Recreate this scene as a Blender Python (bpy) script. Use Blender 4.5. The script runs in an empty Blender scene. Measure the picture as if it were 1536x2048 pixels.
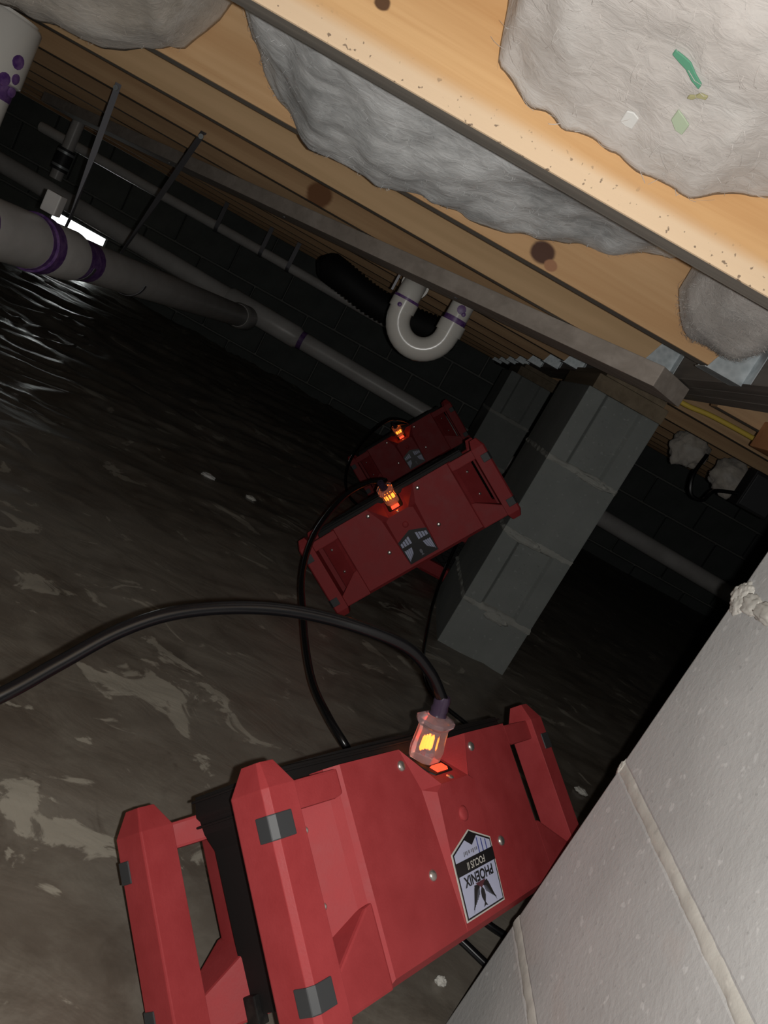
import bpy, bmesh, math, random
from mathutils import Vector, Matrix, noise

# ---------------------------------------------------------------- camera, light, exposure
H = 0.606                       # camera height above the plastic ground sheet; all z below are relative to the camera
scn = bpy.context.scene
COL = scn.collection
AX = Vector((0.87624, 0.05193, 0.47906))      # image right in the world
AD = Vector((0.47932, -0.19608, -0.85546))    # image down
AF = Vector((0.04951, 0.97921, -0.19670))     # view direction
cam = bpy.data.cameras.new('camera'); camo = bpy.data.objects.new('camera', cam); COL.objects.link(camo)
camo.matrix_world = Matrix((( AX.x, -AD.x, -AF.x, 0), (AX.y, -AD.y, -AF.y, 0), (AX.z, -AD.z, -AF.z, H), (0, 0, 0, 1)))
cam.sensor_fit = 'VERTICAL'; cam.sensor_height = 32.0; cam.lens = 1550.0/2048*32.0; cam.clip_start = 0.01
scn.camera = camo
w = bpy.data.worlds.new('world'); scn.world = w; w.use_nodes = True
w.node_tree.nodes['Background'].inputs[0].default_value = (0.75, 0.85, 0.9, 1)
w.node_tree.nodes['Background'].inputs[1].default_value = 0.002
FLASH = 18.5
fl = bpy.data.lights.new('phone_flash', 'POINT'); fl.energy = FLASH; fl.shadow_soft_size = 0.003; fl.color = (1.0, 0.98, 0.945)
flo = bpy.data.objects.new('phone_flash', fl); COL.objects.link(flo)
flo.location = AX*0.016 + AD*0.004 - AF*0.002 + Vector((0, 0, H))
scn.view_settings.view_transform = 'Standard'; scn.view_settings.look = 'None'
scn.view_settings.gamma = 1; scn.view_settings.use_curve_mapping = False
scn.view_settings.exposure = 0.0

random.seed(4)
# ---------------------------------------------------------------- helpers
def setp(o, label=None, cat=None, group=None, kind=None):
    if label: o['label'] = label
    if cat: o['category'] = cat
    if group: o['group'] = group
    if kind: o['kind'] = kind
    return o
ROOTS = []
def thing(name, label, cat, loc=(0, 0, 0), group=None, kind=None):
    o = bpy.data.objects.new(name, None); COL.objects.link(o); o.empty_display_size = 0.05
    o.location = loc; ROOTS.append(o)
    return setp(o, label, cat, group, kind)
class MB:
    def __init__(s): s.v = []; s.f = []; s.m = []
    def add(s, vs, fs, mi=0):
        b = len(s.v); s.v += [tuple(p) for p in vs]
        for f in fs: s.f.append([b+i for i in f]); s.m.append(mi)
        return s
    def box(s, a, b, mi=0):
        (x0, y0, z0), (x1, y1, z1) = a, b
        return s.add([(x0,y0,z0),(x1,y0,z0),(x1,y1,z0),(x0,y1,z0),(x0,y0,z1),(x1,y0,z1),(x1,y1,z1),(x0,y1,z1)],
              [(0,3,2,1),(4,5,6,7),(0,1,5,4),(1,2,6,5),(2,3,7,6),(3,0,4,7)], mi)
    def loft(s, rings, mi=0, cap0=True, cap1=True):       # rings of equal length
        n = len(rings[0]); vs = [p for r in rings for p in r]; fs = []
        for k in range(len(rings)-1):
            for i in range(n):
                j = (i+1) % n
                fs.append((k*n+i, k*n+j, (k+1)*n+j, (k+1)*n+i))
        if cap0: fs.append(tuple(reversed(range(n))))
        if cap1: fs.append(tuple(range((len(rings)-1)*n, len(rings)*n)))
        return s.add(vs, fs, mi)
    def tube(s, pts, rad, n=16, mi=0, caps=True):
        pts = [Vector(p) for p in pts]; rings = []
        t0 = (pts[1]-pts[0]).normalized()
        nrm = t0.orthogonal().normalized()
        for i, p in enumerate(pts):
            if i == 0: t = t0
            elif i == len(pts)-1: t = (pts[i]-pts[i-1]).normalized()
            else: t = ((pts[i+1]-pts[i]).normalized()+(pts[i]-pts[i-1]).normalized()).normalized()
            nrm = (nrm - t*nrm.dot(t)).normalized(); bn = t.cross(nrm)
            r = rad[i] if isinstance(rad, (list, tuple)) else rad
            rings.append([p + (nrm*math.cos(a)+bn*math.sin(a))*r for a in [2*math.pi*k/n for k in range(n)]])
        return s.loft(rings, mi, caps, caps)
    def make(s, name, mats, parent=None, smooth=False, bevel=0, segs=2, subdiv=0, angle=0.7):
        me = bpy.data.meshes.new(name); me.from_pydata(s.v, [], s.f)
        if not isinstance(mats, (list, tuple)): mats = [mats]
        for m in mats: me.materials.append(m)
        me.polygons.foreach_set('material_index', s.m)
        bm = bmesh.new(); bm.from_mesh(me); bmesh.ops.recalc_face_normals(bm, faces=bm.faces)
        if bevel:
            es = [e for e in bm.edges if len(e.link_faces) == 2 and e.calc_face_angle(0) > 0.35]
            bmesh.ops.bevel(bm, geom=es, offset=bevel, segments=segs, profile=0.6, affect='EDGES', clamp_overlap=True)
        if smooth:
            for f in bm.faces: f.smooth = True
            for e in bm.edges:
                if len(e.link_faces) == 2 and e.calc_face_angle(0) > angle: e.smooth = False
        bm.to_mesh(me); bm.free(); me.update()
        o = bpy.data.objects.new(name, me); COL.objects.link(o)
        if parent: o.parent = parent
        else: ROOTS.append(o)
        return o
def spline(pts, n=8):                                      # Catmull-Rom through points
    P = [Vector(p) for p in pts]; P = [P[0]*2-P[1]] + P + [P[-1]*2-P[-2]]; out = []
    for i in range(1, len(P)-2):
        for k in range(n):
            t = k/n; a, b, c, d = P[i-1:i+3]
            out.append(0.5*((2*b)+(c-a)*t+(2*a-5*b+4*c-d)*t*t+(3*b-a-3*c+d)*t**3))
    out.append(P[-2]); return out
def kids(o): return [c for c in bpy.data.objects if c.parent == o]
def copy_tree(o, parent=None):
    c = o.copy(); COL.objects.link(c); c.parent = parent
    if parent is None: ROOTS.append(c)
    for k in kids(o): copy_tree(k, c)
    return c

# ---------------------------------------------------------------- materials
def mat(name, base=(0.5, 0.5, 0.5), rough=0.6, metal=0.0, spec=0.5):
    m = bpy.data.materials.new(name); m.use_nodes = True
    p = m.node_tree.nodes['Principled BSDF']
    p.inputs['Base Color'].default_value = (*base, 1); p.inputs['Roughness'].default_value = rough
    p.inputs['Metallic'].default_value = metal; p.inputs['Specular IOR Level'].default_value = spec
    return m
class G:
    def __init__(s, m): s.t = m.node_tree; s.N = s.t.nodes; s.p = s.N['Principled BSDF']
    def n(s, typ, **kw):
        x = s.N.new(typ)
        for k, v in kw.items(): setattr(x, k, v)
        return x
    def l(s, a, b): s.t.links.new(a, b)
    def coord(s, scale=(1, 1, 1), rot=(0, 0, 0), kind='Object'):
        c = s.n('ShaderNodeTexCoord'); mp = s.n('ShaderNodeMapping')
        mp.inputs['Scale'].default_value = scale; mp.inputs['Rotation'].default_value = rot
        s.l(c.outputs[kind], mp.inputs['Vector']); return mp.outputs['Vector']
    def noise(s, vec, scale=5, detail=4, rough=0.55, dist=0.0):
        x = s.n('ShaderNodeTexNoise'); s.l(vec, x.inputs['Vector'])
        x.inputs['Scale'].default_value = scale; x.inputs['Detail'].default_value = detail
        x.inputs['Roughness'].default_value = rough; x.inputs['Distortion'].default_value = dist
        return x.outputs['Fac']
    def ramp(s, fac, stops):
        r = s.n('ShaderNodeValToRGB'); s.l(fac, r.inputs['Fac']); e = r.color_ramp.elements
        while len(e) < len(stops): e.new(0.5)
        for i, (pos, c) in enumerate(stops):
            e[i].position = pos; e[i].color = (*c, 1) if len(c) == 3 else c
        return r.outputs['Color']
    def mix(s, fac, a, b, mode='MIX'):
        x = s.n('ShaderNodeMix', data_type='RGBA', blend_type=mode)
        for sock, v in ((x.inputs['Factor'], fac), (x.inputs['A'], a), (x.inputs['B'], b)):
            pass
        ins = [i for i in x.inputs if i.enabled]
        for i, v in zip(ins, (fac, a, b)):
            if isinstance(v, (int, float)): i.default_value = v
            elif isinstance(v, tuple): i.default_value = (*v, 1)
            else: s.l(v, i)
        return [o for o in x.outputs if o.enabled][0]
    def math(s, op, a, b=0.0, c=0.0):
        x = s.n('ShaderNodeMath', operation=op)
        for i, v in zip(x.inputs, (a, b, c)):
            if isinstance(v, (int, float)): i.default_value = v
            else: s.l(v, i)
        return x.outputs[0]
    def bump(s, h, strength=0.3, dist=0.01):
        b = s.n('ShaderNodeBump'); b.inputs['Strength'].default_value = strength; b.inputs['Distance'].default_value = dist
        s.l(h, b.inputs['Height']); s.l(b.outputs['Normal'], s.p.inputs['Normal'])
    def sep(s, vec):
        x = s.n('ShaderNodeSeparateXYZ'); s.l(vec, x.inputs[0]); return x.outputs
    def maprange(s, v, a, b, c=0.0, d=1.0):
        x = s.n('ShaderNodeMapRange'); x.interpolation_type = 'SMOOTHSTEP'; s.l(v, x.inputs['Value'])
        for k, q in zip(('From Min', 'From Max', 'To Min', 'To Max'), (a, b, c, d)): x.inputs[k].default_value = q
        return x.outputs['Result']
    def base(s, c): s.l(c, s.p.inputs['Base Color'])
    def rough(s, c): s.l(c, s.p.inputs['Roughness'])

def wood(name, dark, light, band=None, knots=(), seed=0.0, specks=0.0, rough=0.75, axis=0):
    m = mat(name, rough=rough, spec=0.25); g = G(m)
    sc = [28, 28, 28]; sc[axis] = 1.1
    c = g.coord(); off = g.n('ShaderNodeVectorMath', operation='ADD'); g.l(c, off.inputs[0]); off.inputs[1].default_value = (seed, seed*1.7, seed*0.6)
    mp = g.n('ShaderNodeMapping'); mp.inputs['Scale'].default_value = sc; g.l(off.outputs[0], mp.inputs['Vector'])
    grain = g.noise(mp.outputs['Vector'], 1.6, 5, 0.6, 0.6)
    sc2 = [7, 7, 7]; sc2[axis] = 0.45
    mp2 = g.n('ShaderNodeMapping'); mp2.inputs['Scale'].default_value = sc2; g.l(off.outputs[0], mp2.inputs['Vector'])
    broad = g.noise(mp2.outputs['Vector'], 2.2, 2, 0.5, 0.3)
    f = g.math('ADD', g.math('MULTIPLY', grain, 0.55), g.math('MULTIPLY', broad, 0.45))
    col = g.ramp(f, [(0.36, dark), (0.5, tuple((a+b)/2 for a, b in zip(dark, light))), (0.62, light)])
    xyz = g.sep(c)
    if band:
        z0, z1, bc = band
        wob = g.math('MULTIPLY', g.math('SUBTRACT', broad, 0.5), 0.03)
        k = g.maprange(g.math('ADD', xyz[2], wob), z0, z1, 1, 0)
        col = g.mix(g.math('MULTIPLY', k, 0.85), col, bc)
        if specks:
            sp = g.noise(c, 160, 2, 0.5); sk = g.maprange(sp, 0.64, 0.70, 0, 1)
            col = g.mix(g.math('MULTIPLY', g.math('MULTIPLY', sk, k), specks), col, (0.16, 0.11, 0.08))
    for (kx, kz, kr, kc) in knots:
        dx = g.math('MULTIPLY', g.math('SUBTRACT', xyz[0], kx), 0.85); dz = g.math('SUBTRACT', xyz[2], kz)
        d = g.math('SQRT', g.math('ADD', g.math('MULTIPLY', dx, dx), g.math('MULTIPLY', dz, dz)))
        d = g.math('ADD', d, g.math('MULTIPLY', g.math('SUBTRACT', grain, 0.5), kr*0.5))
        col = g.mix(g.maprange(d, kr*0.8, kr*1.15, 1, 0), col, kc)
    g.base(col); g.bump(grain, 0.25, 0.002)
    return m
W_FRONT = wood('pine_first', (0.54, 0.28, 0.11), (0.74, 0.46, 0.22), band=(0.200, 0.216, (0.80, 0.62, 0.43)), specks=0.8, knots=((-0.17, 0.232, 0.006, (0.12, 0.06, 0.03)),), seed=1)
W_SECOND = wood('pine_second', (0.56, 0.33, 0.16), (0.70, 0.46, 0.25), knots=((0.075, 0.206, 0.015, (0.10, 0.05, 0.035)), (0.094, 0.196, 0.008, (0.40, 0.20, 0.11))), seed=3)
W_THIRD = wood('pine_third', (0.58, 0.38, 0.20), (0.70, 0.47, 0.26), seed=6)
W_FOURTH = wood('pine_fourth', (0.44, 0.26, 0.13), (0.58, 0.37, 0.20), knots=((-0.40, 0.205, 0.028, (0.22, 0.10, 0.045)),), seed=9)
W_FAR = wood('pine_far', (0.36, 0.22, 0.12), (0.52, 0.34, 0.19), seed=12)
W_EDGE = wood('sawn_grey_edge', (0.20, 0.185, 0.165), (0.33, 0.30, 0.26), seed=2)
W_GREY = wood('weathered_board', (0.42, 0.36, 0.31), (0.58, 0.51, 0.45), seed=5)
W_GIRD = wood('weathered_girder', (0.17, 0.155, 0.14), (0.31, 0.28, 0.25), seed=7, axis=1)
W_CAP = wood('dark_plate', (0.15, 0.115, 0.075), (0.24, 0.19, 0.13), seed=14, axis=1)
W_RED = wood('reddish_block', (0.48, 0.20, 0.09), (0.60, 0.28, 0.13), seed=8)
W_SUB = wood('subfloor_panel', (0.28, 0.20, 0.12), (0.42, 0.31, 0.19), seed=11)

def concrete(name, c0, c1, bump=0.5, grain=150, stain=None):
    m = mat(name, rough=0.92, spec=0.2); g = G(m); c = g.coord()
    a = g.noise(c, 6, 5, 0.6); b = g.noise(c, grain, 3, 0.6)
    col = g.ramp(a, [(0.3, c0), (0.7, c1)])
    pits = g.maprange(b, 0.62, 0.72, 0, 1)
    col = g.mix(g.math('MULTIPLY', pits, 0.35), col, tuple(x*0.55 for x in c0))
    lite = g.maprange(g.noise(c, grain*0.55, 2, 0.5), 0.64, 0.70, 0, 1)
    col = g.mix(g.math('MULTIPLY', lite, 0.4), col, tuple(min(1, x*1.35) for x in c1))
    if stain:
        s = g.maprange(g.noise(c, 9, 3, 0.5, 0.4), 0.60, 0.70, 0, 1); col = g.mix(g.math('MULTIPLY', s, 0.35), col, stain)
    g.base(col); g.bump(g.math('ADD', g.math('MULTIPLY', b, 0.6), g.math('MULTIPLY', a, 0.15)), bump*0.6, 0.003)
    return m
BLOCK = concrete('concrete_block', (0.42, 0.42, 0.415), (0.53, 0.53, 0.525), stain=(0.50, 0.44, 0.41))  # near pier's lighter copy: stronger flash at close range put into the colour
BLOCK_DIMMED = concrete('pier_block_dimmed', (0.19, 0.205, 0.197), (0.25, 0.265, 0.255))  # darker copy for the farther piers; flash falloff painted into the concrete colour
BLOCK_WALL = concrete('wall_block_dimmed', (0.12, 0.135, 0.13), (0.17, 0.185, 0.18))  # wall concrete darkened, its colour carrying part of the flash falloff
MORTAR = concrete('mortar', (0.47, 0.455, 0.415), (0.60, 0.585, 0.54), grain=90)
MORTAR_DIMMED = concrete('mortar_dimmed', (0.28, 0.285, 0.265), (0.38, 0.385, 0.355), grain=90)  # dimmed copy of the near mortar, loss of light over distance in its tone

def floor_mat():
    m = mat('dirty_plastic_sheet', rough=0.5, spec=0.45); g = G(m); c = g.coord()
    a = g.noise(c, 2.6, 6, 0.6, 0.5); b = g.noise(c, 11, 6, 0.68, 0.4)
    st = g.noise(g.coord((1, 1.5, 1), (0, 0, 0.5)), 7.5, 6, 0.60, 1.1)
    col = g.ramp(a, [(0.30, (0.105, 0.085, 0.068)), (0.48, (0.165, 0.143, 0.118)), (0.66, (0.215, 0.195, 0.165))])
    col = g.mix(g.math('MULTIPLY', g.maprange(b, 0.42, 0.68, 0, 1), 0.5), col, (0.235, 0.215, 0.18))
    x, y, z = g.sep(c)[0:3]
    def near(px, py, sx, sy):
        dx = g.math('DIVIDE', g.math('SUBTRACT', x, px), sx); dy = g.math('DIVIDE', g.math('SUBTRACT', y, py), sy)
        return g.maprange(g.math('SQRT', g.math('ADD', g.math('MULTIPLY', dx, dx), g.math('MULTIPLY', dy, dy))), 0.25, 1.0, 1, 0)
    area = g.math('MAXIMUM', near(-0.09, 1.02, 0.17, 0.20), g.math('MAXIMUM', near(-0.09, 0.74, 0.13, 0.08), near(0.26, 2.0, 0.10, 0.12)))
    k = g.math('ADD', st, g.math('MULTIPLY', g.math('SUBTRACT', area, 1.0), 0.13))
    pale = g.maprange(k, 0.475, 0.52, 0, 1)
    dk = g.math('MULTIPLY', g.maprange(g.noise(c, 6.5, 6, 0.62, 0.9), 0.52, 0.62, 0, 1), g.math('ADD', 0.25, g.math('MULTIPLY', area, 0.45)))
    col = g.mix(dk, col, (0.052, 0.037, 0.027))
    col = g.mix(g.math('MULTIPLY', pale, 0.72), col, (0.43, 0.40, 0.335))
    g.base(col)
    r = g.maprange(a, 0.35, 0.65, 0.30, 0.55); g.rough(r)
    wr = g.noise(g.coord((1, 2.0, 1), (0, 0, 0.35)), 6, 4, 0.55, 0.8)
    g.bump(g.math('ADD', g.math('MULTIPLY', wr, 0.8), g.math('MULTIPLY', b, 0.25)), 0.22, 0.02)
    return m
FLOOR = floor_mat()

def insul(name, c0, c1, tint):
    m = mat(name, rough=1.0, spec=0.05); g = G(m); c = g.coord()
    a = g.noise(c, 7, 4, 0.5, 0.6); b = g.noise(g.coord((1, 2.4, 2.4), (0.2, 0.1, 0.5)), 46, 4, 0.6, 0.8)
    f = g.math('ADD', g.math('MULTIPLY', a, 0.7), g.math('MULTIPLY', b, 0.3))
    col = g.ramp(f, [(0.36, c0), (0.60, c1)])
    col = g.mix(g.math('MULTIPLY', g.maprange(g.noise(g.coord((0.6, 1.6, 1.6), (0, 0.3, 0.4)), 10, 4, 0.55, 0.5), 0.5, 0.66, 0, 1), 0.6), col, tint)
    g.base(col); g.bump(g.math('ADD', g.math('MULTIPLY', b, 0.6), g.math('MULTIPLY', a, 0.25)), 0.4, 0.008)
    g.p.inputs['Sheen Weight'].default_value = 0.2; g.p.inputs['Sheen Roughness'].default_value = 0.6
    return m
INS_A = insul('fibreglass_pale', (0.37, 0.34, 0.315), (0.54, 0.505, 0.475), (0.61, 0.59, 0.565))
INS_B = insul('fibreglass_grey', (0.32, 0.325, 0.325), (0.74, 0.75, 0.75), (0.86, 0.87, 0.87))
INS_C = insul('fibreglass_tan', (0.34, 0.30, 0.25), (0.56, 0.51, 0.45), (0.60, 0.57, 0.53))

def red_plastic():
    m = mat('red_plastic', rough=0.6, spec=0.25); g = G(m); c = g.coord()
    a = g.noise(c, 22, 5, 0.6); b = g.noise(c, 420, 2, 0.5)
    g.base(g.ramp(a, [(0.3, (0.275, 0.030, 0.033)), (0.7, (0.335, 0.042, 0.046))]))
    g.rough(g.maprange(a, 0.3, 0.7, 0.52, 0.68)); g.bump(b, 0.12, 0.001); return m
RED = red_plastic()
def black_plastic(name, base, rough):
    m = mat(name, base, rough); g = G(m); c = g.coord()
    a = g.noise(c, 30, 6, 0.65, 0.3); k = g.maprange(a, 0.6, 0.75, 0, 1)
    g.base(g.mix(g.math('MULTIPLY', k, 0.2), base, (0.07, 0.06, 0.05))); g.p.inputs['Specular IOR Level'].default_value = 0.25; g.bump(a, 0.1, 0.002); return m
BLACK = black_plastic('black_housing', (0.009, 0.008, 0.008), 0.6)
RUBBER = mat('dark_rubber', (0.035, 0.037, 0.040), 0.55)
CORD = mat('black_cord', (0.005, 0.005, 0.006), 0.24)
SCREW = mat('screw_steel', (0.62, 0.58, 0.55), 0.32, 0.9)
GALV = mat('galvanised_steel', (0.5, 0.55, 0.57), 0.5, 0.55)
g = G(GALV); v = g.n('ShaderNodeTexVoronoi'); g.l(g.coord(), v.inputs['Vector']); v.inputs['Scale'].default_value = 90
g.base(g.ramp(v.outputs['Distance'], [(0.0, (0.42, 0.47, 0.49)), (1.0, (0.66, 0.70, 0.72))]))
STRAP = mat('strap_steel', (0.22, 0.22, 0.24), 0.5, 0.7)
PVC = mat('grey_white_pvc', (0.42, 0.40, 0.38), 0.35); g = G(PVC)
g.base(g.ramp(g.noise(g.coord(), 8, 4, 0.6), [(0.3, (0.54, 0.52, 0.50)), (0.7, (0.70, 0.68, 0.66))]))
PVCW = mat('white_pvc', (0.78, 0.76, 0.71), 0.22)
PURPLE = mat('purple_primer', (0.13, 0.05, 0.24), 0.4); g = G(PURPLE)
g.base(g.ramp(g.noise(g.coord(), 60, 4, 0.6), [(0.35, (0.10, 0.035, 0.20)), (0.7, (0.27, 0.15, 0.36))]))
DUCT = mat('black_duct', (0.008, 0.008, 0.009), 0.7)
YELLOW = mat('yellow_cable', (0.58, 0.42, 0.07), 0.45)
GREEN = mat('green_print', (0.10, 0.30, 0.19), 0.8); PGREEN = mat('pale_green_print', (0.42, 0.50, 0.36), 0.8); OLIVE = mat('olive_print', (0.36, 0.34, 0.18), 0.8)
WHITE = mat('white_fleck', (0.68, 0.68, 0.66), 0.7)
DECAL_BG = mat('decal_pale_blue', (0.46, 0.49, 0.66), 0.35)
DECAL_LT = mat('decal_pale_grey', (0.55, 0.54, 0.50), 0.35)
INK = mat('decal_black', (0.012, 0.011, 0.012), 0.4); INKB = mat('decal_blue', (0.03, 0.045, 0.25), 0.4); INKG = mat('decal_grey_print', (0.16, 0.16, 0.19), 0.5)
INKM = mat('decal_maroon', (0.09, 0.025, 0.035), 0.4)
def emis(name, col, strength):
    m = mat(name, col, 0.4); p = m.node_tree.nodes['Principled BSDF']
    p.inputs['Emission Color'].default_value = (*col, 1); p.inputs['Emission Strength'].default_value = strength; return m
GLOW = emis('plug_lamp', (1.0, 0.23, 0.02), 4.0)
GLOWRED = emis('switch_lamp', (1.0, 0.05, 0.02), 2.2)
DAY = emis('daylight_pane', (0.95, 1.0, 0.98), 5.0)
CLEAR = mat('clear_plug_plastic', (0.90, 0.72, 0.76), 0.14); CLEAR.node_tree.nodes['Principled BSDF'].inputs['Transmission Weight'].default_value = 0.88
CLEAR.node_tree.nodes['Principled BSDF'].inputs['IOR'].default_value = 1.25
SMOKE = mat('smoky_plug_plastic', (0.045, 0.030, 0.055), 0.2)

# ---------------------------------------------------------------- setting: ground sheet, walls, subfloor
def fbm(x, y, s, o=4):
    return noise.fractal(Vector((x*s, y*s, 0.3)), 1.0, 2.0, o)
def fh(x, y):
    u = x*0.85+y*0.5; v = -x*0.5+y*0.85
    r = 1-abs(noise.noise(Vector((u*2.2, v*5.5, 1.7))))*2
    r2 = 1-abs(noise.noise(Vector((u*5+3, v*13, 4.1))))*2
    far = min(1, max(0, (y-1.7)/1.5))*min(1, max(0, (0.4-x)/0.8))
    return -0.008 + 0.010*fbm(x, y, 1.3) + (0.0025+0.0175*far)*max(0, r)**3 + (0.002+0.006*far)*max(0, r2)**3 + 0.0015*fbm(x, y, 14, 3)
def axis(a, b, dense0, dense1, fine, coarse):
    out = [a]
    while out[-1] < b:
        out.append(out[-1] + (fine if dense0 <= out[-1] < dense1 else coarse))
    return out
xs = axis(-4.2, 3.6, -1.6, 1.2, 0.014, 0.05); ys = axis(-0.9, 5.4, 0.3, 2.6, 0.012, 0.03)
fm = MB(); fm.v = [(x, y, -H+fh(x, y)) for y in ys for x in xs]
nx = len(xs)
for j in range(len(ys)-1):
    for i in range(nx-1):
        fm.f.append((j*nx+i, j*nx+i+1, (j+1)*nx+i+1, (j+1)*nx+i)); fm.m.append(0)
fo = fm.make('floor', FLOOR, smooth=True, angle=3); setp(fo, 'dirty brown plastic ground sheet with dried pale residue', kind='structure')
b = MB()
ce = thing('ceiling', 'wooden subfloor panels above the joists', None, kind='structure')
for i in range(7):
    b = MB().box((-4.2+i*1.12, -0.9, 0.42), (-4.2+(i+1)*1.12-0.004, 5.4, 0.44)); b.make('subfloor_panel', W_SUB, ce)
YB = 5.3
wb = thing('wall_back', 'far grey concrete block foundation wall', None, kind='structure')
MB().box((-4.2, YB+0.03, -0.66), (-2.62, YB+0.19, 0.42)).make('mortar_core', MORTAR_DIMMED, wb)
MB().box((-2.22, YB+0.03, -0.66), (3.6, YB+0.19, 0.42)).make('mortar_core', MORTAR_DIMMED, wb)
MB().box((-2.62, YB+0.03, -0.34), (-2.22, YB+0.19, 0.42)).make('mortar_core', MORTAR_DIMMED, wb)
MB().box((-2.62, YB+0.03, -0.66), (-2.22, YB+0.19, -0.54)).make('mortar_core', MORTAR_DIMMED, wb)
bb = MB().box((0.005, 0, 0.005), (0.395, 0.04, 0.195)); first = None
for c in range(5):
    z0 = -0.74+0.2*c
    off = -4.22 + (0.0 if c % 2 else 0.2)
    for k in range(20):
        x0 = off+0.4*k
        if c == 1 and abs(x0+2.62) < 0.15:
            continue
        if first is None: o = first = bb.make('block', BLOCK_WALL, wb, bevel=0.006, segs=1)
        else: o = first.copy(); COL.objects.link(o); o.parent = wb
        o.location = (x0, YB-0.002+random.uniform(0, 0.004), z0)
win = thing('window_1', 'bright daylit foundation vent in far wall above the big drain pipe', None, (-2.42, YB, -0.438), kind='structure')
b = MB()
for a, c in (((-0.205, -0.01, -0.105), (0.205, 0.05, -0.09)), ((-0.205, -0.01, 0.09), (0.205, 0.05, 0.097)), ((-0.205, -0.01, -0.09), (-0.19, 0.05, 0.09)), ((0.19, -0.01, -0.09), (0.205, 0.05, 0.09))): b.box(a, c)
b.make('frame', GALV, win)
MB().box((-0.19, 0.06, -0.09), (0.19, 0.065, 0.09)).make('pane', DAY, win)
MB().box((-0.006, 0.0, 0.02), (0.006, 0.012, 0.04)).make('latch', STRAP, win)
for nm, a, c in (('wall_left', (-4.3, -0.9, -0.7), (-4.2, 5.5, 0.44)), ('wall_right', (3.6, -0.9, -0.7), (3.7, 5.5, 0.44)), ('wall_front', (-4.3, -1.0, -0.7), (3.7, -0.9, 0.44))):
    o = MB().box(a, c).make(nm, BLOCK_WALL); setp(o, 'grey concrete block foundation wall', kind='structure')

# ---------------------------------------------------------------- joists, girder, hangers
ZJ = 0.185
JY = [0.292, 0.706, 1.156, 1.516, 1.92, 2.33, 2.73, 3.14, 3.55, 3.95, 4.36, 4.77]
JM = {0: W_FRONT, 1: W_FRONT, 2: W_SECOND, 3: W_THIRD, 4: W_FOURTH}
JL = {0: 'pine floor joist nearest the camera, overhead at right', 1: 'bright orange pine joist with speckled lower edge beside the pale insulation batt',
 2: 'tan pine joist with a round dark knot behind the grey insulation', 3: 'plain tan pine joist just behind the knotted joist', 4: 'brown pine joist with half-moon knot above the diagonal grey board'}
ORD = ['first', 'second', 'third', 'fourth', 'fifth', 'sixth', 'seventh', 'eighth', 'ninth', 'tenth', 'eleventh', 'twelfth']
def joist(i, x0, x1, m, label, group):
    y = JY[i]; mb = MB()
    n = 14; rings = []
    for k in range(n+1):
        x = x0+(x1-x0)*k/n; d = 0.0015*math.sin(k*1.9+i); dz = 0.001*math.sin(k*1.3+2*i)
        rings.append([(x, y+d, ZJ+dz), (x, y+0.038+d, ZJ+dz), (x, y+0.038+d, 0.42), (x, y+d, 0.42)])
    mb.loft(rings, 0)
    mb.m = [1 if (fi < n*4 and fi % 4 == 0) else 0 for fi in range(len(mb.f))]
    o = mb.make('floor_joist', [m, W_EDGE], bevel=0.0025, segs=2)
    return setp(o, label, 'joist', group)
for i in range(len(JY)):
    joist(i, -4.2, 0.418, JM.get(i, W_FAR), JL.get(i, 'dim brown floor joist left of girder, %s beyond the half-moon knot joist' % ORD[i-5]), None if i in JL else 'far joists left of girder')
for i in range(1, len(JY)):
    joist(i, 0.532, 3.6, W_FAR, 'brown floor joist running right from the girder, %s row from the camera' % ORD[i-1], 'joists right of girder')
gd = thing('girder', 'long weathered grey girder of three planks carried on the block piers', 'girder', (0.475, 2.0, 0.186))
for k in range(3):
    MB().box((0.42+0.0375*k-0.475, -0.9-2.0, 0.0+0.001*k), (0.42+0.0375*k+0.0365-0.475, YB-2.0, 0.24)).make('plank', W_GIRD, gd, bevel=0.002, segs=1)
def hanger(y, label, group=None):
    t = thing('joist_hanger', label, 'bracket', (0.42, y+0.019, ZJ), group)
    MB().box((-0.062, -0.021, -0.004), (-0.001, 0.021, -0.0025)).make('seat_plate', GALV, t)
    for s in (-1, 1):
        mb = MB().add([(-0.060, s*0.0215, -0.004), (-0.002, s*0.0215, -0.004), (-0.002, s*0.0215, 0.10), (-0.025, s*0.0215, 0.10),
                       (-0.060, s*0.023, -0.004), (-0.002, s*0.023, -0.004), (-0.002, s*0.023, 0.10), (-0.025, s*0.023, 0.10)],
                      [(0,1,2,3), (7,6,5,4), (0,4,5,1), (1,5,6,2), (2,6,7,3), (3,7,4,0)])
        mb.make('side_plate', GALV, t)
        a, c = (0.0225, 0.05) if s > 0 else (-0.05, -0.0225)
        MB().add([(-0.0025, a, 0.0), (-0.0025, c, 0.0), (-0.0025, c, 0.09), (-0.0025, a, 0.09), (-0.001, a, 0.0), (-0.001, c, 0.0), (-0.001, c, 0.09), (-0.001, a, 0.09)],
                 [(0,1,2,3), (7,6,5,4), (0,4,5,1), (1,5,6,2), (2,6,7,3), (3,7,4,0)]).make('flange', GALV, t)
    return t
for i in range(1, len(JY)):
    lab = {1: 'galvanised hanger under the speckled front joist', 2: 'galvanised hanger at the end of the knotted joist, right edge of view', 3: 'galvanised hanger plate just above the cut end of the diagonal grey board'}.get(i, 'small bright galvanised hanger in the row receding along the girder, %s past the board end' % ORD[max(0, i-4)])
    hanger(JY[i], lab, None if i < 4 else 'hanger row along the girder')
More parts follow.
